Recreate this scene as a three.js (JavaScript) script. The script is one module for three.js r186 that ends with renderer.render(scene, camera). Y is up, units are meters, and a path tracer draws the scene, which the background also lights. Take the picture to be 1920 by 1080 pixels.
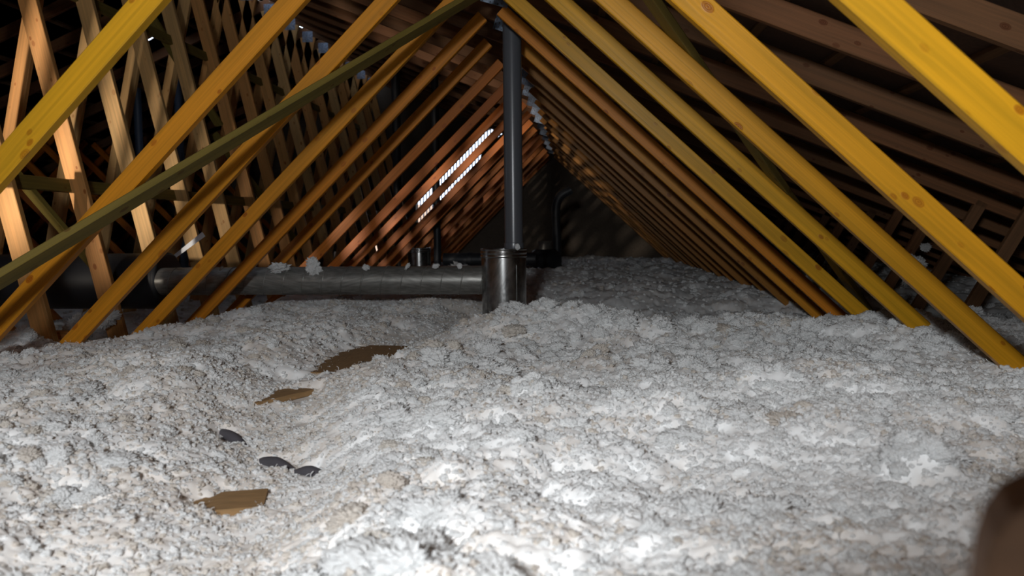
import * as THREE from 'three';
import { mergeGeometries, mergeVertices } from 'three/addons/utils/BufferGeometryUtils.js';
import { ImprovedNoise } from 'three/addons/math/ImprovedNoise.js';
import { RectAreaLightUniformsLib } from 'three/addons/lights/RectAreaLightUniformsLib.js';

// ------------------------------------------------------------------ camera, sky, lamps, exposure
const EYE = 0.95;                                     // camera height over the underside of the bottom chords
const scene = new THREE.Scene();
const renderer = new THREE.WebGLRenderer();
renderer.toneMapping = THREE.LinearToneMapping;
renderer.toneMappingExposure = 1.0;
renderer.shadowMap.enabled = true;
const camera = new THREE.PerspectiveCamera(2 * Math.atan(540 / 1506.43) * 180 / Math.PI, 16 / 9, 0.05, 100);
camera.position.set(0, EYE, 0);
camera.rotation.set(-0.0695, 0.0881, -0.01, 'YXZ');
camera.focus = 3.2; camera.userData.fStop = 4;
scene.background = new THREE.Color(0.72, 0.82, 1.0);
scene.backgroundIntensity = 3;
RectAreaLightUniformsLib.init();
const LAMPS = [
  { at: [-0.38, EYE + 0.6, 0.9], to: [0.15, EYE - 0.5, -1.6], w: 0.26, h: 0.18, color: [0.93, 0.97, 1.0], power: 520, label: 'white work lamp on a stand behind the camera' },
  { at: [-4.6, EYE + 0.35, 0.9], to: [-2.7, EYE + 0.78, -5.4], w: 0.2, h: 0.2, color: [1.0, 0.9, 0.78], power: 270, spot: 0.19, label: 'warm work lamp on a stand at the far left behind the camera' },
];

// ------------------------------------------------------------------ helpers
function rng(seed) { let a = seed >>> 0; return () => { a = (a + 0x6D2B79F5) | 0; let t = Math.imul(a ^ (a >>> 15), 1 | a); t = (t + Math.imul(t ^ (t >>> 7), 61 | t)) ^ t; return ((t ^ (t >>> 14)) >>> 0) / 4294967296; }; }
const seedRandom = Math.random; Math.random = rng(7);
const P3 = new ImprovedNoise();
Math.random = seedRandom;
const noise = (x, y, z = 0) => P3.noise(x, y, z);
const fbm = (x, y, z, n = 4) => { let s = 0, a = 0.5; for (let i = 0; i < n; i++) { s += a * noise(x, y, z); x *= 2.03; y *= 2.03; z *= 2.03; a *= 0.5; } return s; };
const V = (x, y, z) => new THREE.Vector3(x, y, z);
const clamp = (v, a, b) => Math.min(b, Math.max(a, v));
const sstep = (a, b, v) => { const t = clamp((v - a) / (b - a), 0, 1); return t * t * (3 - 2 * t); };
const used = new Map();
function numbered(name) { const n = used.get(name) || 0; used.set(name, n + 1); return n ? name + '_' + String(n).padStart(3, '0') : name; }
function mesh(name, g, m, parent = scene) { const o = new THREE.Mesh(g, m); o.name = parent === scene ? numbered(name) : name; o.castShadow = o.receiveShadow = true; parent.add(o); return o; }
function tag(o, label, category, group, kind) { if (label) o.userData.label = label; if (category) o.userData.category = category; if (group) o.userData.group = group; if (kind) o.userData.kind = kind; return o; }
function thing(name, label, category, at = [0, 0, 0], group) { const o = new THREE.Group(); o.name = numbered(name); o.position.set(...at); scene.add(o); return tag(o, label, category, group); }
function struct(name, g, m, parent = scene) { const o = mesh(name, g, m, parent); if (parent === scene) o.userData.kind = 'structure'; return o; }

// ------------------------------------------------------------------ procedural textures
function tex(w, h, fn, srgb, rx = 1, ry = 1) {
  const d = new Uint8Array(w * h * 4);
  const c = [0, 0, 0];
  for (let y = 0; y < h; y++) for (let x = 0; x < w; x++) { fn(x, y, c); const i = (y * w + x) * 4; d[i] = clamp(c[0], 0, 1) * 255; d[i + 1] = clamp(c[1], 0, 1) * 255; d[i + 2] = clamp(c[2], 0, 1) * 255; d[i + 3] = 255; }
  const t = new THREE.DataTexture(d, w, h); t.wrapS = t.wrapT = THREE.RepeatWrapping; t.magFilter = THREE.LinearFilter; t.minFilter = THREE.LinearMipmapLinearFilter; t.generateMipmaps = true;
  if (srgb) t.colorSpace = THREE.SRGBColorSpace; t.repeat.set(rx, ry); t.needsUpdate = true; return t;
}
// pine: 2 m along the grain (u) by 0.5 m round the board (v); grain streaks bend round the knots
const WW = 2048, WH = 512;
const knots = []; { const r = rng(31); for (let i = 0; i < 46; i++) knots.push([r() * 2, r() * 0.5, 0.005 + 0.007 * r() * r(), r() * 0.8 + 0.3]); }
const grain = new Float32Array(WW * WH), dark = new Float32Array(WW * WH);
for (let y = 0; y < WH; y++) for (let x = 0; x < WW; x++) {
  const u = x / WW * 2, v = y / WH * 0.5; let dv = 0, k = 0;
  for (const [ku, kv, kr, s] of knots) {
    let a = u - ku, b = v - kv; if (a > 1) a -= 2; if (a < -1) a += 2; if (b > 0.25) b -= 0.5; if (b < -0.25) b += 0.5;
    if (Math.abs(a) > 0.16 || Math.abs(b) > 0.06) continue;
    const e = Math.hypot(a / 1.7, b) / kr;
    dv += Math.sign(b) * kr * 0.8 * Math.exp(-(a * a) / (kr * kr * 9)) * Math.exp(-Math.abs(b) / (kr * 1.6));
    if (e < 1.25) k = Math.max(k, (1 - sstep(0.85, 1.25, e)) * s * (0.75 + 0.25 * Math.sin(e * 14)));
  }
  const ang = u * Math.PI, g = v - dv, ga = g * Math.PI * 4;
  const cx = Math.cos(ang) * 0.5, sx = Math.sin(ang) * 0.5, cy = Math.cos(ga), sy = Math.sin(ga);
  const band = noise(cy * 7 + 3, sy * 7, cx * 1.2 + sx) * 0.6 + noise(cy * 26, sy * 26 + 5, cx * 2 + sx * 2) * 0.35 + noise(cy * 80, sy * 80 + 9, cx * 7 + sx * 5) * 0.2;
  grain[y * WW + x] = band + 0.35 * noise(u * 3, v * 12, 3.3); dark[y * WW + x] = k;
}
const woodMap = tex(WW, WH, (x, y, c) => {
  const g = grain[y * WW + x], k = dark[y * WW + x], l = 0.86 + 0.17 * g;
  c[0] = l * (1 - 0.26 * k); c[1] = (l - 0.02 - 0.03 * g) * (1 - 0.4 * k); c[2] = (l - 0.05 - 0.05 * g) * (1 - 0.5 * k);
}, true);
const woodBump = tex(WW, WH, (x, y, c) => { const g = grain[y * WW + x], k = dark[y * WW + x]; c[0] = c[1] = c[2] = 0.45 + 0.16 * g + 0.4 * k; });
const speck = tex(512, 512, (x, y, c) => { const a = x / 512 * 2 * Math.PI, b = y / 512 * 2 * Math.PI; const n = 0.5 + 0.5 * fbm(Math.cos(a) * 4 + 10, Math.sin(a) * 4 + Math.cos(b) * 4, Math.sin(b) * 4, 5) * 1.5; c[0] = 0.78 + 0.22 * n; c[1] = 0.76 + 0.22 * n; c[2] = 0.72 + 0.23 * n; }, true, 2, 2);
const galvMap = tex(256, 256, (x, y, c) => { const a = x / 256 * 2 * Math.PI, b = y / 256 * 2 * Math.PI; const n = fbm(Math.cos(a) * 3, Math.sin(a) * 3 + Math.cos(b) * 3, Math.sin(b) * 3 + 7, 4); c[0] = c[1] = c[2] = 0.82 + 0.3 * n; }, true, 2, 2);
const galvRough = tex(256, 256, (x, y, c) => { const a = x / 256 * 2 * Math.PI, b = y / 256 * 2 * Math.PI; const n = fbm(Math.cos(a) * 5 + 2, Math.sin(a) * 5 + Math.cos(b) * 5, Math.sin(b) * 5 + 3, 4); c[0] = c[1] = c[2] = 0.9 + 0.35 * n; }, false, 2, 2);

const lin = (r, g, b) => new THREE.Color().setRGB(r, g, b);
const wood = (r, g, b, rough = 0.45) => new THREE.MeshPhysicalMaterial({ color: lin(r, g, b), specularIntensity: 0.5, map: woodMap, bumpMap: woodBump, bumpScale: 0.0012, roughness: rough });
const M = {
  gold: [wood(0.60, 0.315, 0.012, 0.38), wood(0.58, 0.28, 0.011, 0.4), wood(0.62, 0.335, 0.016, 0.38)],
  amber: [wood(0.68, 0.28, 0.016), wood(0.66, 0.24, 0.014), wood(0.70, 0.30, 0.020)],
  red: [wood(0.60, 0.165, 0.014), wood(0.62, 0.19, 0.016)],
  pale: [wood(0.72, 0.45, 0.19, 0.6), wood(0.72, 0.38, 0.135, 0.6), wood(0.70, 0.35, 0.12, 0.6)],
  chord: [wood(0.22, 0.10, 0.045, 0.7), wood(0.19, 0.095, 0.045, 0.7), wood(0.24, 0.11, 0.05, 0.7)],
  webShaded: [wood(0.42, 0.175, 0.020), wood(0.38, 0.165, 0.022)],  // web wood darkened to put shade into the far right webs
  olive: wood(0.22, 0.17, 0.04, 0.6),
  batten: wood(0.18, 0.10, 0.05, 0.8),
  tile: new THREE.MeshStandardMaterial({ color: lin(0.10, 0.055, 0.035), roughness: 0.9, map: speck }),
  block: new THREE.MeshStandardMaterial({ color: lin(0.13, 0.105, 0.085), roughness: 0.95, map: speck }),
  floor: new THREE.MeshStandardMaterial({ color: lin(0.45, 0.40, 0.34), roughness: 0.95, map: speck }),
  wool: new THREE.MeshStandardMaterial({ color: 0xffffff, roughness: 1, vertexColors: true }),
  flake: new THREE.MeshPhysicalMaterial({ color: lin(0.935, 0.935, 0.93), roughness: 1, transmission: 0.45, thickness: 0, specularIntensity: 0.1 }),
  galv: new THREE.MeshStandardMaterial({ color: lin(0.74, 0.74, 0.73), metalness: 1, roughness: 0.25, map: galvMap, roughnessMap: galvRough }),
  galvDull: new THREE.MeshStandardMaterial({ color: lin(0.42, 0.41, 0.38), metalness: 0.6, roughness: 0.42, map: galvMap, roughnessMap: galvRough }),
  plate: new THREE.MeshStandardMaterial({ color: lin(0.30, 0.36, 0.46), metalness: 0.85, roughness: 0.5, map: galvMap }),
  pvc: new THREE.MeshStandardMaterial({ color: lin(0.085, 0.088, 0.098), roughness: 0.28 }),
  dark: new THREE.MeshStandardMaterial({ color: lin(0.018, 0.019, 0.023), roughness: 0.5 }),
  blue: new THREE.MeshStandardMaterial({ color: lin(0.05, 0.075, 0.12), roughness: 0.5 }),
  tape: new THREE.MeshStandardMaterial({ color: lin(0.03, 0.12, 0.42), roughness: 0.35 }),
  chip: new THREE.MeshStandardMaterial({ color: lin(0.36, 0.22, 0.10), roughness: 0.85, map: speck }),
  strap: new THREE.MeshStandardMaterial({ color: lin(0.82, 0.84, 0.88), metalness: 0.2, roughness: 0.45 }),
  peach: new THREE.MeshStandardMaterial({ color: lin(0.72, 0.45, 0.28), roughness: 0.9 }),
  white: new THREE.MeshStandardMaterial({ color: lin(0.7, 0.74, 0.8), roughness: 0.6 }),
  foil: new THREE.MeshStandardMaterial({ color: lin(0.72, 0.74, 0.85), metalness: 1, roughness: 0.25 }),
};

// ------------------------------------------------------------------ timber with eased edges; ends a and b, width in its plane, thickness across it
let uvSeed = rng(99);
function timber(a, b, width, thick, across) {
  const ax = b.clone().sub(a), L = ax.length(); ax.normalize();
  const w = across.clone().addScaledVector(ax, -across.dot(ax)).normalize(), t = V(0, 0, 0).crossVectors(ax, w);
  const W = width / 2, T = thick / 2, c = Math.min(0.003, thick * 0.12);
  const ring = [[-W + c, -T], [W - c, -T], [W, -T + c], [W, T - c], [W - c, T], [-W + c, T], [-W, T - c], [-W, -T + c]];
  const pos = [], uv = [], idx = [], u0 = uvSeed() * 2, v0 = uvSeed() * 0.5; let per = 0;
  const pt = (p, s) => [0, 1, 2].map((i) => a.getComponent(i) + ax.getComponent(i) * s * L + w.getComponent(i) * p[0] + t.getComponent(i) * p[1]);
  for (let i = 0; i < 8; i++) {
    const p = ring[i], q = ring[(i + 1) % 8], l = Math.hypot(p[0] - q[0], p[1] - q[1]), n = pos.length / 3;
    pos.push(...pt(p, 0), ...pt(q, 0), ...pt(q, 1), ...pt(p, 1));
    uv.push(u0 / 2, (v0 + per) / 0.5, u0 / 2, (v0 + per + l) / 0.5, (u0 + L) / 2, (v0 + per + l) / 0.5, (u0 + L) / 2, (v0 + per) / 0.5);
    idx.push(n, n + 1, n + 2, n, n + 2, n + 3); per += l;
  }
  for (const s of [0, 1]) { const n = pos.length / 3; for (const p of ring) { pos.push(...pt(p, s)); uv.push(p[0] / 2, p[1] / 0.5); } for (let i = 1; i < 7; i++) s ? idx.push(n, n + i, n + i + 1) : idx.push(n, n + i + 1, n + i); }
  const g = new THREE.BufferGeometry(); g.setAttribute('position', new THREE.Float32BufferAttribute(pos, 3)); g.setAttribute('uv', new THREE.Float32BufferAttribute(uv, 2)); g.setIndex(idx);
  const f = g.toNonIndexed(); f.computeVertexNormals(); return f;
}

// ------------------------------------------------------------------ the shape of the roof (heights here are over the camera; d is the distance in front of it)
const RX = -3.36, RY = 2.50, PITCH = 0.407, NODE = [-0.455, 1.27], BOT = -0.85, GABLE = 13.3, BACK = 2.6;
const roofY = (x) => RY - PITCH * Math.abs(x - RX);
const EAVE_R = RX + (RY - (BOT - 0.1)) / PITCH, EAVE_L = 2 * RX - EAVE_R;
const at = (x, y, d) => V(x, EYE + y, -d);
const Z = V(0, 0, 1);

// ------------------------------------------------------------------ the setting: floor, roof slopes, gables
{
  const g = new THREE.BoxGeometry(EAVE_R - EAVE_L + 1.6, 0.12, GABLE + BACK + 0.4); g.translate((EAVE_R + EAVE_L) / 2, EYE + BOT - 0.05 - 0.062, (BACK - GABLE) / 2);
  struct('floor', g, M.floor);
}
// slope pieces: s metres down from the ridge, d in front of the camera; gaps are slipped tiles and added openings
function slope(name, side, gaps) {
  const len = (EAVE_R - RX) * Math.hypot(1, PITCH) + 0.7, sh = new THREE.Shape([[0, -BACK], [len, -BACK], [len, GABLE + 0.1], [0, GABLE + 0.1]].map((p) => new THREE.Vector2(...p)));
  for (const gp of gaps) sh.holes.push(new THREE.Path(gp.map((p) => new THREE.Vector2(...p))));
  const g = new THREE.ExtrudeGeometry(sh, { depth: 0.05, bevelEnabled: false });
  const c = 1 / Math.hypot(1, PITCH), dn = V(side * c, -PITCH * c, 0), n = V(side * PITCH * c, c, 0);
  const o = V(RX, EYE + RY, 0).addScaledVector(n, 0.083);
  g.applyMatrix4(new THREE.Matrix4().makeBasis(dn, V(0, 0, -1), n).setPosition(o));
  const r = struct(name, g, M.tile);
  for (let s = 0.12; s < len - 0.75; s += 0.36) {                                 // tile battens under the covering
    const a = V(RX, EYE + RY, 0).addScaledVector(n, 0.067).addScaledVector(dn, s);
    struct('batten', timber(a.clone().setZ(BACK), a.clone().setZ(-GABLE), 0.04, 0.027, dn), M.batten, r);
  }
  return r;
}
const sOf = (x) => Math.abs(x - RX) * Math.hypot(1, PITCH);
const quad = (x, d, a, b, k = 0.3) => [[sOf(x) - a, d - b], [sOf(x) + a * k, d - b * 0.8], [sOf(x) + a, d + b], [sOf(x) - a * 0.6, d + b * 0.7]];
slope('roof_right', 1, [[[sOf(0.75), 11.3], [sOf(1.35), 11.3], [sOf(1.35), 11.42], [sOf(0.75), 11.42]]]);  // opening added for daylight on the far flakes
slope('roof_left', -1, [quad(-4.46, 8.3, 0.2, 0.2), quad(-4.45, 8.8, 0.12, 0.08), quad(-4.37, 13.0, 0.06, 0.09), [[0.03, 8.45], [0.12, 8.45], [0.14, 8.75], [0.03, 8.72]], [[0.03, 9.8], [0.12, 9.82], [0.1, 10.05], [0.03, 10.0]],
  [[sOf(-7.3), 4.3], [sOf(-9.0), 4.3], [sOf(-9.0), 5.2], [sOf(-7.3), 5.2]]]);  // large unseen opening added for a daylight reflection on the drum
function gable(name, d, holes) {
  const sh = new THREE.Shape([[EAVE_L - 0.6, BOT - 0.16], [EAVE_R + 0.6, BOT - 0.16], [RX, RY + 0.125]].map((p) => new THREE.Vector2(...p)));
  for (const h of holes) sh.holes.push(new THREE.Path(h.map((p) => new THREE.Vector2(...p))));
  const g = new THREE.ExtrudeGeometry(sh, { depth: 0.15, bevelEnabled: false }); g.translate(0, EYE, -d); return struct(name, g, M.block);
}
const VENT = [[-2.78, 0.18], [-2.42, 0.18], [-2.1, 0.82], [-1.9, 0.93], [-1.68, 1.22], [-1.62, 1.4], [-1.3, 1.62], [-1.5, 1.71], [-1.72, 1.62], [-2.78, 0.5]];
gable('wall_far', GABLE + 0.15, [VENT, [[-3.56, -0.36], [-3.42, -0.36], [-3.42, -0.2], [-3.56, -0.2]], [[-4.2, -0.4], [-4.05, -0.4], [-4.05, -0.3], [-4.2, -0.3]]]);
gable('wall_near', -BACK, []);

// ------------------------------------------------------------------ nail plate: thin galvanised sheet with punched slots
function plateGeo(w, h) {
  const s = new THREE.Shape([[-w / 2, -h / 2], [w / 2, -h / 2], [w / 2, h / 2], [-w / 2, h / 2]].map((p) => new THREE.Vector2(...p)));
  const nx = Math.round(w / 0.022), ny = Math.round(h / 0.028);
  for (let i = 0; i < nx; i++) for (let j = 0; j < ny; j++) { const x = (i + 0.5) / nx * w - w / 2, y = (j + 0.5 + (i % 2 ? 0.2 : -0.2)) / ny * h - h / 2; s.holes.push(new THREE.Path([[x - 0.0022, y - 0.006], [x + 0.0022, y - 0.006], [x + 0.0022, y + 0.006], [x - 0.0022, y + 0.006]].map((p) => new THREE.Vector2(...p)))); }
  return new THREE.ExtrudeGeometry(s, { depth: 0.0016, bevelEnabled: false });
}
const plateApex = plateGeo(0.15, 0.1), plateRidge = plateGeo(0.13, 0.13), plateFoot = plateGeo(0.16, 0.09);

// ------------------------------------------------------------------ roof trusses, one thing each
const TH = 0.036, DEPTH = (k) => 1.412 + 0.6 * k, WEBL = { 4: 0.008, 5: -0.01, 6: -0.05, 7: -0.03 }, WEBR = { 1: -0.012, 2: 0.006, 3: 0.012, 4: -0.02 };
const ORD = ['nearest', 'second', 'third', 'fourth', 'fifth', 'sixth', 'seventh', 'eighth', 'ninth', 'tenth', 'eleventh', 'twelfth', 'thirteenth', 'fourteenth', 'fifteenth', 'sixteenth', 'seventeenth', 'eighteenth', 'nineteenth', 'twentieth'];
function truss(k) {
  const r = rng(500 + k * 17), pick = (l) => l[Math.floor(r() * l.length)], jit = (s) => (r() - 0.5) * s;
  const d = DEPTH(k), zc = d + TH / 2;
  const look = k === 0 ? 'nearest timber roof truss, its golden sloping web crossing the top right corner' : k === 19 ? 'last timber roof truss, standing against the dark far gable wall' : k === 5 ? 'sixth timber roof truss from the camera, its nail plate topping the black vent pipe' : `${ORD[k]} timber roof truss from the camera, counted back along the row of crossing webs`;
  const t = thing('roof_truss', look, 'roof truss', [0, EYE + BOT - 0.05, -zc], 'roof trusses in a row');
  const o = at(0, BOT - 0.05, zc);
  const beam = (name, x0, y0, x1, y1, w, m) => mesh(name, timber(V(x0, y0 + EYE, 0).sub(V(o.x, o.y, 0)), V(x1, y1 + EYE, 0).sub(V(o.x, o.y, 0)), w, TH, V(1, 0.3, 0)), m, t);
  // chords
  beam('top_chord', RX, RY, EAVE_R - 0.15, roofY(EAVE_R - 0.15), 0.1, pick(M.chord)); beam('top_chord', RX, RY, EAVE_L + 0.15, roofY(EAVE_L + 0.15), 0.1, pick(M.chord));
  beam('bottom_chord', EAVE_L + 0.3, BOT, EAVE_R - 0.3, BOT, 0.1, pick(M.amber));
  // webs: xl(y), xr(y) the pair that frames the view; xa the steep pair under the ridge; the far half mirrored
  const jl = (WEBL[k] ?? jit(0.03)), jr = (WEBR[k] ?? jit(0.03)), ja = k < 11 ? jit(0.01) : jit(0.03);
  const xl = (y) => -1.7156 + 1.0166 * y + jl, xr = (y) => 0.8785 - 1.0826 * y + jr, xa = (y) => -2.836 - 0.233 * y + ja, m = (f) => (y) => 2 * RX - f(y);
  const W = 0.068, webs = [
    [xl, BOT, 1.17, k < 2 ? M.gold : k < 7 ? M.amber : M.red], [xr, BOT, 1.2, k > 6 ? M.webShaded : k > 4 ? M.amber : M.gold],
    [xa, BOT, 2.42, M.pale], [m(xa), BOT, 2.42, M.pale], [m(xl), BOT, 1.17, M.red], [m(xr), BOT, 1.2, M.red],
  ];
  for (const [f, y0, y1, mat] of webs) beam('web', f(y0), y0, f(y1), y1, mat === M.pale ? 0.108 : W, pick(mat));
  // outer webs up to the chords
  const ox = (y) => 1.80 + (y - BOT) * 0.565 + jit(0.0); beam('web', ox(BOT), BOT, ox(0.15), 0.15, W, pick(M.chord)); beam('web', 2 * RX - ox(BOT), BOT, 2 * RX - ox(0.15), 0.15, W, pick(M.chord));
  const plate = (g, x, y, a = 0) => { const p = mesh('nail_plate', g, M.plate, t); p.position.set(x, y - BOT + 0.05, TH / 2); p.rotation.z = a; };
  plate(plateApex, NODE[0] - 0.005, NODE[1] + 0.005, -0.3 + jit(0.1)); plate(plateRidge, RX, RY - 0.08, jit(0.03)); plate(plateFoot, (xl(BOT) + xa(BOT)) / 2, BOT + 0.02); plate(plateFoot, xr(BOT) + 0.03, BOT + 0.02);
  return t;
}
for (let k = 0; k < 20; k++) truss(k);

// ------------------------------------------------------------------ braces and runners nailed along the trusses
const plank = (name, label, a, b, w, t, across, m, group) => { const o = mesh(name, timber(a, b, w, t, across), m); return tag(o, label, 'timber brace', group); };
{
  const a = at(-1.754, -0.112, 2.321), b = at(-0.612, 1.015, 3.732), u = b.clone().sub(a);
  plank('diagonal_brace', 'long dark olive board running diagonally across the left-hand webs', a.clone().addScaledVector(u, -0.25), b.clone().addScaledVector(u, 0.15), 0.085, 0.025, V(1, -1.0166, 0).cross(u), M.olive);
  const c = at(0.21, 0.687, 2.482), e = at(1.552, -0.553, 4.265), v = e.clone().sub(c);
  plank('diagonal_brace', 'olive board running diagonally behind the right-hand webs', c.clone().addScaledVector(v, -0.36), e.clone().addScaledVector(v, 0.14), 0.08, 0.025, V(1, 1.0826, 0).cross(v), M.olive);
  const run = (y, d0, d1, label) => plank('runner', label, at(-2.82 - 0.233 * y - 0.062, y, d0), at(-2.82 - 0.233 * y - 0.062, y, d1), 0.075, 0.03, V(-0.233, 1, 0), M.olive);
  run(0.29, 2.6, 13.1, 'lower horizontal board along the steep pale webs at left'); run(1.54, 4.0, 13.1, 'upper horizontal board along the steep pale webs at left');
  const steep = (y0, d0, y1, d1, label) => plank('diagonal_brace', label, at(-2.82 - 0.233 * y0 - 0.094, y0, d0), at(-2.82 - 0.233 * y1 - 0.094, y1, d1), 0.07, 0.03, V(0, 1, 1), M.olive);
  steep(0.36, 4.02, -0.31, 4.63, 'dark olive brace dropping from the lower runner above the duct, far left');
  steep(1.95, 5.78, 0.95, 6.8, 'dark diagonal brace under the upper runner, between the two nearest left webs');
  steep(0.85, 6.65, -0.3, 8.25, 'thin dark diagonal brace seen through the third gap of the left webs');
}

// ------------------------------------------------------------------ insulation ground
const SPOTS = [[-0.86, 3.15, 0.1, 0.27, 0.03], [-0.715, 1.56, 0.036, 0.05], [-0.775, 1.53, 0.018, 0.025], [-0.89, 2.42, 0.045, 0.05], [-1.0, 2.69, 0.05, 0.05], [-0.75, 1.88, 0.05, 0.035], [-0.925, 2.02, 0.028, 0.03], [-0.645, 1.81, 0.025, 0.02], [-0.78, 2.2, 0.04, 0.035]];
const TRENCH = [[-0.55, 4.9], [-0.72, 4.0], [-0.88, 3.2], [-0.96, 2.6], [-0.82, 2.1], [-0.7, 1.7], [-0.65, 1.35], [-0.7, 1.0]];
function trench(x, d) { let m = 9; for (let i = 0; i < TRENCH.length - 1; i++) { const [ax, ad] = TRENCH[i], [bx, bd] = TRENCH[i + 1], ux = bx - ax, ud = bd - ad, t = clamp(((x - ax) * ux + (d - ad) * ud) / (ux * ux + ud * ud), 0, 1); m = Math.min(m, Math.hypot(x - ax - ux * t, d - ad - ud * t)); } return m; }
const spotAt = (x, d) => { let s = 9; for (const [sx, sd, a, b, lift = -0.004] of SPOTS) { const wob = 1 + 0.35 * noise(x * 22 + sx * 9, d * 22); const e = Math.hypot((x - sx) / a, (d - sd) / b) / wob; if (e < s) { s = e; spotAt.level = base(sx, sd) + lift; } } return s; };
const bil = (x, y, z) => 1 - Math.abs(noise(x, y, z)) * 2.1;
const CLUMPS = [[0.62, 1.55, 0.075, 0.075], [1.33, 3.3, 0.12, 0.1], [0.19, 1.95, 0.12, 0.05], [-0.15, 2.1, 0.12, 0.05], [0.5, 2.3, 0.16, 0.045], [-0.25, 3.6, 0.25, 0.06], [0.1, 3.5, 0.2, 0.05], [0.75, 3.7, 0.18, 0.05], [-1.2, 1.6, 0.2, 0.05], [-1.45, 2.4, 0.3, 0.06]];
function base(x, d) {                                         // height over the camera, without the fine lumps
  let h = -0.45 + 0.05 * noise(x * 1.1 + 4, d * 0.9, 2.5) + 0.045 * noise(x * 2.9, d * 2.3, 7.1);
  h -= 0.075 * Math.exp(-((trench(x, d) / 0.2) ** 2));
  h -= 0.26 * sstep(-2.02, -2.35, x + 0.08 * noise(x * 4, d * 4)) * sstep(3.3, 3.75, d + 0.1 * noise(x * 5, d * 5, 3));
  for (const [cx, cd, cr, ch] of CLUMPS) { const e = Math.hypot(x - cx, d - cd) / cr; if (e < 2.2) h += ch * Math.exp(-e * e * 1.4); }
  h -= 0.16 * sstep(0.95, 0.25, d);
  const ridge = d - 3.75 - 0.25 * noise(x * 1.7, 3.3, 1) - 0.1 * noise(x * 5, 1.2, 8);
  h += (0.04 * Math.exp(-(((ridge + 0.15) / 0.32) ** 2)) - 0.1 * Math.exp(-(((ridge - 1.3) / 0.8) ** 2))) * sstep(-0.75, -0.35, x);
  h -= 0.05 * Math.exp(-(((x + 0.46) ** 2 + (d - 4.7) ** 2) / 0.12));
  return h;
}
const hash = (i, j, s) => { let h = (Math.imul(i, 374761393) ^ Math.imul(j, 668265263) ^ Math.imul(s, 362437)) | 0; h = Math.imul(h ^ (h >>> 13), 1274126177); return ((h ^ (h >>> 16)) >>> 0) / 4294967296; };
function nodules(x, d, size, s) {                             // rounded lumps, each of its own size and height
  const u = x / size, v = d / size, i0 = Math.floor(u), j0 = Math.floor(v); let b = 0;
  for (let i = i0 - 1; i <= i0 + 1; i++) for (let j = j0 - 1; j <= j0 + 1; j++) { const r = 0.55 + 0.45 * hash(i, j, s + 2), e = Math.hypot(u - i - hash(i, j, s), v - j - hash(i, j, s + 1)) / r; if (e < 1) b = Math.max(b, Math.sqrt(1 - e * e) * r * (0.45 + 0.55 * hash(i, j, s + 3))); }
  return b;
}
function ground(x, d) {
  let h = base(x, d);
  const wx = x + 0.012 * noise(x * 24, d * 24, 1), wd = d + 0.012 * noise(x * 24, d * 24, 6), amp = 0.55 + 0.6 * clamp(noise(x * 2.2, d * 2.2, 11) + 0.4, 0, 1);
  const lump = amp * (0.06 * (nodules(wx, wd, 0.15, 1) - 0.4) + 0.026 * (nodules(wx, wd, 0.06, 11) - 0.4));
  const fine = d < 7 ? 0.013 * (nodules(wx, wd, 0.024, 21) - 0.4) + 0.006 * noise(x * 60, d * 60, 2) + 0.006 * noise(x * 130, d * 130, 5) : 0;
  const s = spotAt(x, d), keep = sstep(0.95, 1.35, s);
  if (s < 2.4) h += (spotAt.level - 0.014 - h) * (1 - sstep(0.95, 2.4, s));
  h += (lump * sstep(0.95, 2.2, s) + fine * keep) * (0.5 + 0.5 * sstep(0.05, 0.3, trench(x, d)));
  return Math.max(h, BOT + 0.06);
}
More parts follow.
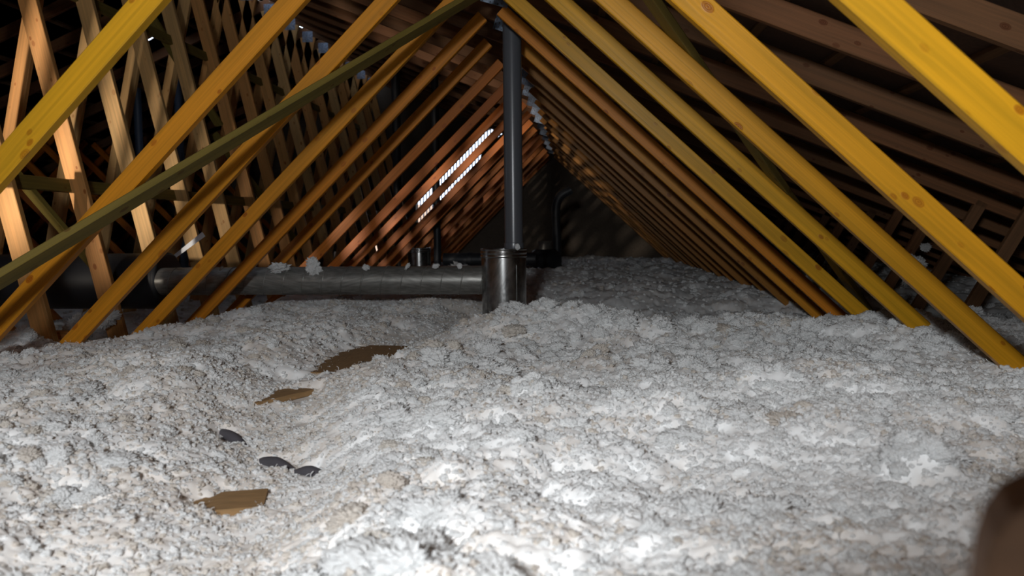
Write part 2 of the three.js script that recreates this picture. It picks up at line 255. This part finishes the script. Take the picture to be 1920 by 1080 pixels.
// tan dust and old flakes in ragged patches; warm bounce light painted at left
const dustAndBounce = (x, d) => clamp(0.12 + 0.35 * sstep(0.1, -0.9, x) + 0.35 * Math.exp(-((trench(x, d) / 0.4) ** 2)) + 1.1 * noise(x * 3.1 + 20, d * 3.1, 1) + 0.7 * noise(x * 14, d * 14, 4) + 0.5 * noise(x * 45, d * 45, 9), 0, 1);
const insulation = thing('loose_insulation', 'deep bed of loose white blown-in insulation flakes covering the attic floor', 'insulation'); insulation.userData.kind = 'stuff';
{
  const xs = [], ds = [];
  for (let x = -1.7; x <= 1.7; x += 0.0095) xs.push(x);
  for (let x = 1.7, s = 0.014; x < 4.4; x += s, s *= 1.012) xs.push(x);
  for (let x = -1.714, s = 0.014; x > -6.5; x -= s, s *= 1.012) xs.unshift(x);
  for (let d = -1.9; d < 0.8; d += 0.06) ds.push(d);
  for (let d = 0.8; d < 13.28; d *= 1 + Math.max(0.0058, 0.0)) ds.push(d); ds.push(13.29);
  const nx = xs.length, nd = ds.length, pos = new Float32Array(nx * nd * 3), col = new Float32Array(nx * nd * 3), uv = new Float32Array(nx * nd * 2), idx = [];
  for (let j = 0; j < nd; j++) for (let i = 0; i < nx; i++) {
    const n = j * nx + i; pos[n * 3] = xs[i]; pos[n * 3 + 1] = EYE + Math.min(ground(xs[i], ds[j]), roofY(xs[i]) - 0.1); pos[n * 3 + 2] = -ds[j]; const m = dustAndBounce(xs[i], ds[j]) * (0.75 + 0.5 * hash(i, j, 5)); col[n * 3] = 0.93 - 0.13 * m; col[n * 3 + 1] = 0.93 - 0.185 * m; col[n * 3 + 2] = 0.925 - 0.23 * m; uv[n * 2] = xs[i]; uv[n * 2 + 1] = ds[j];
    if (i && j) idx.push(n - nx - 1, n - nx, n, n - nx - 1, n, n - 1);
  }
  const g = new THREE.BufferGeometry(); g.setAttribute('position', new THREE.BufferAttribute(pos, 3)); g.setAttribute('uv', new THREE.BufferAttribute(uv, 2)); g.setAttribute('color', new THREE.BufferAttribute(col, 3)); g.setIndex(idx); g.computeVertexNormals();
  const o = mesh('insulation_bed', g, M.wool, insulation); o.userData.kind = 'stuff';
}
// tufts: ragged lumps of fibre; wisps: little curled strands
function tuftGeo(seed, detail, bumps, rag = 0.12) {
  let g = new THREE.IcosahedronGeometry(1, detail); g.deleteAttribute('uv'); g.deleteAttribute('normal'); g = mergeVertices(g, 1e-4);
  const p = g.attributes.position, r = rng(seed), bs = []; for (let i = 0; i < bumps; i++) bs.push([V(r() - 0.5, r() - 0.4, r() - 0.5).normalize(), 0.35 + 0.45 * r(), 0.4 + 0.6 * r()]);
  const q = V(0, 0, 0);
  for (let i = 0; i < p.count; i++) {
    q.fromBufferAttribute(p, i); const s = seed * 3.7; let b = 0;
    for (const [c, rad, amp] of bs) { const e = q.angleTo(c) / rad; if (e < 1) b = Math.max(b, amp * Math.sqrt(1 - e * e)); }
    let k = 0.62 + 0.42 * b + 0.22 * noise(q.x * 1.4 + s, q.y * 1.4, q.z * 1.4) + rag * (noise(q.x * 5 + s, q.y * 5, q.z * 5) + 0.7 * noise(q.x * 11, q.y * 11 + s, q.z * 11));
    if (r() < 0.06) k += Math.min(rag, 0.2) * 1.6 * r();
    p.setXYZ(i, q.x * k * 1.1, q.y * k * 0.85, q.z * k);
  }
  g.computeVertexNormals(); return g;
}
function wispGeo(seed) {
  const r = rng(seed), pts = []; let p = V(0, 0, 0), dir = V(r() - 0.5, 0.5 + r() * 0.6, r() - 0.5).normalize();
  for (let i = 0; i < 5; i++) { pts.push(p.clone()); p.addScaledVector(dir, 0.5); dir.add(V(r() - 0.5, r() - 0.7, r() - 0.5).multiplyScalar(1.3)).normalize(); }
  return new THREE.TubeGeometry(new THREE.CatmullRomCurve3(pts), 7, 0.13, 4, false);
}
const tufts = [11, 12, 13, 14, 15, 16].map((s) => tuftGeo(s, 5, 9, 0.2)), clots = [21, 22, 23, 24].map((s) => tuftGeo(s, 17, 40, 0.24)), fluffs = [31, 32, 33].map((s) => tuftGeo(s, 17, 22, 0.42)), wisps = [1, 2, 3, 4].map((s) => wispGeo(40 + s));
{
  const r = rng(2024), lists = new Map(), put = (g, m, c) => { if (!lists.has(g)) lists.set(g, []); lists.get(g).push([m, c]); };
  const q = new THREE.Quaternion(), e = new THREE.Euler(), tone = (x, d) => { const w = r(), s = r() + 0.45 * dustAndBounce(x, d) - 0.2; return s < 0.85 ? lin(0.92 + 0.08 * w, 0.92 + 0.08 * w, 0.92 + 0.08 * w) : lin(0.90 - 0.1 * w, 0.85 - 0.12 * w, 0.79 - 0.13 * w); };
  const add = (g, x, d, size, sink, flat = 1) => {
    const y = Math.min(ground(x, d), roofY(x) - 0.1) + size * (0.35 - sink); e.set(r() * 0.8 - 0.4, r() * 6.3, r() * 0.8 - 0.4); q.setFromEuler(e);
    put(g, new THREE.Matrix4().compose(V(x, EYE + y, -d), q, V(size * (0.8 + 0.5 * r()), size * flat * (0.75 + 0.5 * r()), size * (0.8 + 0.5 * r()))), tone(x, d));
  };
  const any = (l) => l[Math.floor(r() * l.length)];
  const scatter = (n, d0, d1, fn) => { for (let i = 0; i < n; i++) { const d = d0 + (d1 - d0) * Math.sqrt((r() * (d1 * d1 - d0 * d0) + d0 * d0)) / d1 * 1, dd = Math.sqrt(r() * (d1 * d1 - d0 * d0) + d0 * d0), x = dd * (-0.86 + 1.52 * r()) + (r() - 0.5) * 0.5; if (x > 3.6 || x < -5.5) continue; const s = spotAt(x, dd); if ((s < 1.0 && r() < 0.93) || (s < 1.4 && r() < 0.3)) continue; fn(x, dd); } };
  const patch = (x, d) => noise(x * 2.6 + 9, d * 2.6, 4.4);
  scatter(42000, 0.75, 2.5, (x, d) => add(any(tufts), x, d, 0.003 + 0.0085 * r() * r(), 0.35 + 0.4 * r()));
  scatter(34000, 2.5, 5.2, (x, d) => add(any(tufts), x, d, 0.0045 + 0.012 * r() * r(), 0.35 + 0.4 * r()));
  scatter(14000, 5.2, 13.1, (x, d) => add(any(tufts), x, d, 0.010 + 0.022 * r() * r(), 0.3 + 0.4 * r()));
  scatter(3600, 0.75, 5.2, (x, d) => { const t = trench(x, d), pz = patch(x, d); if (t < 0.25 || pz < -0.1) return; add(any(clots), x, d, 0.012 + 0.036 * r() * r() + 0.016 * pz, 0.4 + 0.4 * r(), 0.8); });
  scatter(1100, 2.6, 4.6, (x, d) => { if (x < -0.7 || patch(x * 1.6, d * 1.6) < 0) return; add(any(clots), x, d, 0.025 + 0.03 * r() * r(), 0.1 + 0.4 * r(), 0.9); });
  scatter(700, 4.5, 13.1, (x, d) => add(any(clots), x, d, 0.025 + 0.05 * r() * r(), 0.3 + 0.4 * r(), 0.8));
  scatter(30000, 0.75, 4.8, (x, d) => add(any(wisps), x, d, 0.0035 + 0.005 * r(), 0.1));
  for (const [cx, cd, cr] of CLUMPS) for (let n = 0; n < 60; n++) { const a = r() * 6.28, q = cr * 0.9 * Math.sqrt(r()); add(any(n % 3 ? tufts : clots), cx + Math.cos(a) * q, cd + Math.sin(a) * q, n % 3 ? 0.005 + 0.007 * r() : 0.01 + 0.014 * r(), 0.3 + 0.3 * r()); }
  let i = 0;
  for (const [g, l] of lists) { const o = new THREE.InstancedMesh(g, M.flake, l.length); l.forEach(([m, c], j) => { o.setMatrixAt(j, m); o.setColorAt(j, c); }); o.name = i++ < 0 ? '' : (wisps.includes(g) ? 'fibre_wisp' : clots.includes(g) ? 'fibre_clot' : 'fibre_tuft'); o.userData.kind = 'stuff'; o.castShadow = o.receiveShadow = true; insulation.add(o); }
}
// ------------------------------------------------------------------ what shows where the flakes are trodden down
function board(label, x, y, d, w, l, turn) { const g = timber(V(-l / 2, 0, 0), V(l / 2, 0, 0), w, 0.018, Z); const o = mesh('chipboard_offcut', g, M.chip); o.position.copy(at(x, base(x, d) + y, d)); o.rotation.y = turn; return tag(o, label, 'board'); }
board('brown board showing in the hollow in front of the steel drum', -0.88, 0.02, 3.15, 0.36, 0.7, 1.45);
board('olive-brown board showing in the hollow near the bottom left', -0.73, -0.014, 1.55, 0.12, 0.16, 0.3);
board('small brown board showing in the trodden path midway along', -0.93, -0.017, 2.5, 0.14, 0.42, 1.1);
{
  const c = new THREE.CatmullRomCurve3([[-0.95, -0.06, 1.95], [-0.862, -0.012, 1.885], [-0.78, -0.03, 1.82], [-0.7, -0.01, 1.755], [-0.64, -0.025, 1.71], [-0.595, -0.014, 1.685], [-0.5, -0.07, 1.62]].map(([x, y, d]) => [x * 1.073, y, d * 1.073]).map(([x, y, d]) => at(x, base(x, d) + y, d)));
  tag(mesh('buried_cable', new THREE.TubeGeometry(c, 60, 0.016, 12), new THREE.MeshStandardMaterial({ color: lin(0.07, 0.065, 0.075), roughness: 0.7 })), 'dark grey cable half buried in flakes at lower left', 'cable');
}

// ------------------------------------------------------------------ ducts and pipes
const lathe = (pts, n = 64) => new THREE.LatheGeometry(pts.map((p) => new THREE.Vector2(...p)), n);
function drum(label, x, d, R, y0, y1, m) {
  const t = thing('steel_drum', label, 'duct fitting', [x, EYE + y0, -d]), h = y1 - y0;
  mesh('body', lathe([[R - 0.004, 0], [R, 0], [R, h - 0.055], [R - 0.001, h - 0.052]]), m, t);
  mesh('rim', lathe([[R - 0.001, h - 0.053], [R + 0.004, h - 0.05], [R + 0.006, h - 0.043], [R + 0.003, h - 0.037], [R + 0.002, h - 0.032], [R + 0.006, h - 0.026], [R + 0.006, h - 0.02], [R + 0.002, h - 0.014], [R + 0.003, h - 0.008], [R + 0.006, h - 0.004], [R + 0.004, h], [R - 0.006, h]]), m, t);
  mesh('lid', lathe([[0, h - 0.014], [R - 0.004, h - 0.014], [R - 0.004, h - 0.02], [0, h - 0.02]]), m, t);
  return t;
}
const dr = drum('big shiny steel drum standing in the insulation under the black pipe', -0.462, 4.7, 0.131, -0.62, -0.096, M.galv);
{ const g = new THREE.BoxGeometry(0.006, 0.4, 0.004); const s = mesh('seam', g, M.galv, dr); s.position.set(0.085, 0.23, 0.1); s.rotation.y = 0.7; }
{
  const pipe = thing('vent_pipe', 'tall dark grey plastic vent pipe rising from the big steel drum to the roof', 'pipe', [-0.402, EYE - 0.115, -4.71]);
  mesh('tube', lathe([[0.054, 0], [0.054, 1.46], [0.05, 1.46], [0.05, 0]], 48), M.pvc, pipe);
  mesh('collar', lathe([[0.054, 0.012], [0.058, 0.014], [0.0585, 0.05], [0.054, 0.053]], 48), M.pvc, pipe);
}
// spiral duct along x: a tube with a raised helical lock seam
{
  const R = 0.085, x0 = -2.62, x1 = -0.56, t = thing('spiral_duct', 'long grey spiral-seam steel duct lying left of the big drum', 'duct', [x1, EYE - 0.283, -4.75]);
  const L = x1 - x0, body = lathe([[R, 0], [R, L]], 64); body.rotateZ(Math.PI / 2); mesh('tube', body, M.galvDull, t);
  const pitch = 0.12, pts = []; class Helix extends THREE.Curve { getPoint(s) { const n = L / pitch, a = s * n * Math.PI * 2; return V(-s * L, Math.cos(a) * R, Math.sin(a) * R); } }
  mesh('spiral_seam', new THREE.TubeGeometry(new Helix(), Math.round(L / pitch) * 48, 0.0042, 5), M.galvDull, t);
  const col = lathe([[R + 0.002, 0], [R + 0.008, 0.004], [R + 0.008, 0.05], [R + 0.002, 0.054]], 64); col.rotateZ(Math.PI / 2); const c = mesh('collar', col, M.galvDull, t); c.position.x = 0.03;
}
{
  const R = 0.175, t = thing('duct_plenum', 'large dark round plenum joining the spiral duct at the far left', 'duct', [-2.6, EYE - 0.285, -4.84]);
  const b = lathe([[R, 0], [R, 1.7]], 64); b.rotateZ(Math.PI / 2); mesh('body', b, M.dark, t);
  const e = lathe([[0, -0.012], [R - 0.01, -0.012], [R + 0.004, -0.004], [R + 0.004, 0.02], [R, 0.022]], 64); e.rotateZ(Math.PI / 2); mesh('end_cap', e, M.dark, t);
}
{
  const s = new THREE.Shape([[-0.16, -0.010], [0.16, -0.019], [0.16, 0.019], [-0.16, 0.010]].map((p) => new THREE.Vector2(...p)));
  for (let i = 0; i < 12; i++) { const c = new THREE.Path(); c.absarc(-0.147 + i * 0.0267, i % 2 ? 0.005 : -0.005, i % 3 ? 0.003 : 0.0045, 0, 7); s.holes.push(c); }
  const o = mesh('perforated_strap', new THREE.ExtrudeGeometry(s, { depth: 0.0015, bevelEnabled: false, curveSegments: 8 }), M.strap);
  o.position.copy(at(-2.56, -0.09, 4.98)); o.rotation.set(-0.2, 0.15, 0.66, 'ZYX'); tag(o, 'pale perforated steel strap sloping above the spiral duct', 'strap');
}
// far fittings
drum('small shiny steel drum far behind the spiral duct', -1.89, 9.2, 0.132, -0.62, -0.17, M.galv);
function pipe(label, x, d, r, y0, y1, m, bend) {
  const pts = [at(x, y0, d), at(x, (y0 + y1) / 2, d), at(x, y1, d)]; if (bend) pts.push(at(x + 0.05, y1 + 0.09, d), at(x + 0.17, y1 + 0.16, d));
  const path = new THREE.CurvePath(); for (let i = 0; i < pts.length - 1; i++) path.add(new THREE.LineCurve3(pts[i], pts[i + 1]));
  const t = thing('vent_pipe', label, 'pipe', [x, EYE + y0, -d]); const g = new THREE.TubeGeometry(new THREE.CatmullRomCurve3(pts, false, 'centripetal'), 40, r, 20); g.translate(-x, -EYE - y0, d); mesh('tube', g, m, t);
  const c = lathe([[r, 0.1], [r + 0.008, 0.1], [r + 0.008, 0.2], [r, 0.2]], 24); mesh('collar', c, m, t); return t;
}
pipe('thin black pipe just right of the small far drum', -1.675, 9.2, 0.042, -0.6, 1.85, M.dark);
pipe('dark pipe just left of the small far drum', -2.14, 9.25, 0.05, -0.6, 2.0, M.dark);
pipe('black pipe with a bent top, far right of the tall vent pipe', -0.3, 9.5, 0.05, -0.6, 0.33, M.dark, true);
pipe('dark blue pipe far back at left, leftmost of the upright pipes', -5.12, 9.0, 0.045, -0.75, 1.7, M.blue);
pipe('dark blue pipe far back, second of the upright pipes at left', -4.6, 8.95, 0.045, -0.75, 1.9, M.blue);
{
  const t = thing('horizontal_duct', 'black horizontal duct far back between the two steel drums', 'duct', [-1.24, EYE - 0.29, -8.6]);
  const g = lathe([[0.0, 0], [0.065, 0], [0.07, 0.006], [0.07, 1.0], [0.0, 1.0]], 32); g.rotateZ(-Math.PI / 2); g.translate(-0.26, 0, 0); mesh('tube', g, M.dark, t);
  const c = lathe([[0.07, 0], [0.078, 0.004], [0.078, 0.05], [0.07, 0.054]], 32); c.rotateZ(-Math.PI / 2); mesh('collar', c, M.dark, t);
}
{
  const t = thing('fan_unit', 'dark extractor fan unit with a shiny spigot far behind the big drum', 'fan', [-0.43, EYE - 0.62, -9.2]);
  mesh('housing', lathe([[0, 0.1], [0.1, 0.1], [0.17, 0.18], [0.19, 0.28], [0.19, 0.36], [0.12, 0.42], [0, 0.42]], 40), M.dark, t);
  mesh('spigot', lathe([[0.075, 0.41], [0.075, 0.5], [0.08, 0.505], [0.08, 0.515], [0.07, 0.515], [0.07, 0.41]], 40), M.galvDull, t);
  mesh('foot_collar', lathe([[0.07, 0], [0.07, 0.16]], 40), M.galv, t);
}
// vent in the far gable: upright slats in the opening
{
  const t = thing('gable_vent', 'pale ribbed vent of upright slats letting daylight in at the far gable', 'vent', [-2.25, EYE, -GABLE - 0.06]);
  const line = (p) => (x) => { let i = 0; while (i < p.length - 2 && x > p[i + 1][0]) i++; const [a, b] = [p[i], p[i + 1]]; return a[1] + (b[1] - a[1]) * clamp((x - a[0]) / (b[0] - a[0]), 0, 1); };
  const top = line([VENT[9], VENT[8], VENT[7], VENT[6]]), bot = line(VENT.slice(0, 7));
  for (let x = -2.76; x < -1.32; x += 0.052) { const y0 = bot(x) - 0.02, y1 = top(x) + 0.02; const s = mesh('slat', timber(V(0, y0, 0), V(0, y1, 0), 0.03, 0.006, V(1, 0, 0.9)), M.white, t); s.position.x = x + 2.25; }
}
tag(mesh('neighbouring_wall', (() => { const g = new THREE.BoxGeometry(9, 3.4, 0.2); g.translate(-4, EYE + 0.62 - 1.7, -17.5); return g; })(), M.peach), 'peach rendered wall outdoors, glimpsed through the far gable vent', 'wall');

// ------------------------------------------------------------------ caught fluff
const fluff = (label, x, y, d, s, n = 0, group) => { const o = mesh('insulation_tuft', fluffs[n % 3], M.flake); o.position.copy(at(x, y, d)); o.scale.set(s * 1.0, s * 0.65, s * 0.9); o.rotation.set(n, n * 2.1, n * 0.7); return tag(o, label, 'tuft', group); };
[[-1.81, -0.2, 0.055], [-1.6, -0.195, 0.05], [-1.28, -0.2, 0.022], [-1.03, -0.195, 0.02], [-0.86, -0.195, 0.02], [-0.72, -0.195, 0.016], [-2.17, -0.2, 0.014]].forEach(([x, y, s], i) => fluff(['white fluff on the spiral duct, left of two big tufts', 'white fluff on the spiral duct, right of two big tufts', 'small tuft on the spiral duct just right of the two big tufts', 'small tuft midway along the spiral duct', 'small tuft on the spiral duct towards the big drum', 'tiny tuft on the spiral duct nearest the big drum', 'tiny tuft at the left end of the spiral duct'][i], x, y, 4.67, s, i, 'fluff on the duct'));
[[1.74, -0.18, 4.36, 0.05], [1.70, -0.26, 4.36, 0.04], [1.78, -0.1, 4.36, 0.03], [1.66, -0.3, 4.96, 0.045], [1.62, -0.36, 4.96, 0.045], [1.5, -0.3, 5.4, 0.05], [1.56, -0.42, 4.1, 0.06], [1.74, -0.38, 3.76, 0.045], [1.7, -0.44, 3.76, 0.04]].forEach(([x, y, d, s], i) => fluff(['white fluff on the rightmost dark post, middle of three clumps there', 'white fluff on the rightmost dark post, lowest of three clumps', 'white fluff on the rightmost dark post, highest of three clumps', 'white fluff on the second dark post from the right, upper clump', 'white fluff on the second dark post from the right, lower clump', 'white fluff on the third dark post from the right', 'big soft clump at the foot of the dark post between the two right webs', 'white fluff low at the right edge, upper of two', 'white fluff low at the right edge, lower of two'][i], x, y, d, s, i + 2, 'fluff on the right-hand posts'));
fluff('scrap of fluff on the left rim of the steel drum at the pipe foot', -0.37, -0.085, 4.58, 0.016, 1);
fluff('pale lilac tuft lying beyond the duct, left of the big drum', -1.25, -0.42, 8.2, 0.13, 2);
// odds and ends at the far left
{ const o = mesh('crumpled_foil', tuftGeo(77, 11, 14, 0.3), M.foil); o.position.copy(at(-2.9, -0.57, 3.85)); o.scale.set(0.12, 0.08, 0.1); tag(o, 'crumpled silver foil in the lower left corner by the yellow post', 'foil'); }
{ const o = mesh('timber_offcut', timber(V(-0.09, 0, 0), V(0.09, 0, 0), 0.07, 0.045, V(0, 1, 0.1)), M.pale[2]); o.position.copy(at(-2.72, -0.53, 3.98)); tag(o, 'short pale timber offcut lying between the left-hand posts', 'offcut'); }
fluff('pinkish tuft under the dark plenum, left of two', -2.9, -0.52, 4.35, 0.09, 3); fluff('lavender tuft under the dark plenum, right of two', -2.72, -0.47, 4.35, 0.07, 4);
{ const o = mesh('blue_tape', timber(V(-0.05, 0, 0), V(0.05, 0, 0), 0.1, 0.012, V(0, 1, 0)), M.tape); const x = -5.5, d = 8.0; o.position.copy(at(x, roofY(x), DEPTH(11) - 0.008)); o.rotation.z = Math.atan(PITCH); tag(o, 'patch of blue tape on a rafter behind the leftmost pale webs', 'tape'); }
// dark timber end close to the lens at bottom right: its corner worn round
{
  const k = 0.000212, sh = new THREE.Shape([[-8, -60], [0, 40], [12, 92], [34, 134], [80, 170], [190, 176], [190, -60]].map(([x, y]) => new THREE.Vector2(x * k, y * k)));
  const g = new THREE.ExtrudeGeometry(sh, { depth: 0.035, bevelEnabled: true, bevelSize: 0.002, bevelThickness: 0.002, bevelSegments: 2 }), o = mesh('timber_end', g, wood(0.13, 0.075, 0.045, 0.9));
  o.position.copy(at(0.1535, -0.128, 0.32)); o.rotation.y = -0.35; tag(o, 'dark brown timber end, out of focus in the bottom right corner', 'timber');
}

// unseen board added behind the camera: it keeps the lamp off the timber end
{ const o = mesh('shade_board', timber(at(-0.18, 0.215, -0.25), at(0.03, 0.215, -0.25), 0.2, 0.018, V(0, 1, 0.12)), M.pale[0]); tag(o, 'pale wooden board added on edge behind the camera to shade the timber end', 'shade board'); }

// ------------------------------------------------------------------ work lamps behind the camera
for (const L of LAMPS) {
  const t = thing('work_lamp', L.label, 'lamp', L.at), p = V(...L.at), dir = V(...L.to).sub(p).normalize();
  const head = new THREE.Object3D(); head.lookAt(dir); const q = head.quaternion;
  const hs = mesh('housing', new THREE.BoxGeometry(L.w + 0.03, L.h + 0.03, 0.05), M.dark, t); hs.quaternion.copy(q); hs.position.copy(dir).multiplyScalar(-0.03);
  const f = mesh('lens', new THREE.BoxGeometry(L.w, L.h, 0.006), new THREE.MeshStandardMaterial({ color: 0x111111, emissive: lin(...L.color), emissiveIntensity: 4 }), t); f.quaternion.copy(q);
  mesh('pole', new THREE.CylinderGeometry(0.014, 0.014, L.at[1] - 0.12, 16).translate(0, -(L.at[1] - 0.12) / 2 - 0.0, -0.0), M.dark, t).position.copy(dir).multiplyScalar(-0.07).setY(-0.02);
  const a = L.spot ? new THREE.SpotLight(lin(...L.color), L.power, 0, L.spot, 0.6, 2) : new THREE.RectAreaLight(lin(...L.color), L.power, L.w, L.h);
  a.position.copy(p).addScaledVector(dir, 0.03); a.name = numbered('lamp_light');
  if (L.spot) { a.castShadow = true; a.shadow.radius = 6; a.target.position.set(...L.to); a.target.name = 'lamp_aim'; scene.add(a.target); } else a.lookAt(p.clone().add(dir.clone().multiplyScalar(5)));
  scene.add(a);
}
renderer.render(scene, camera);
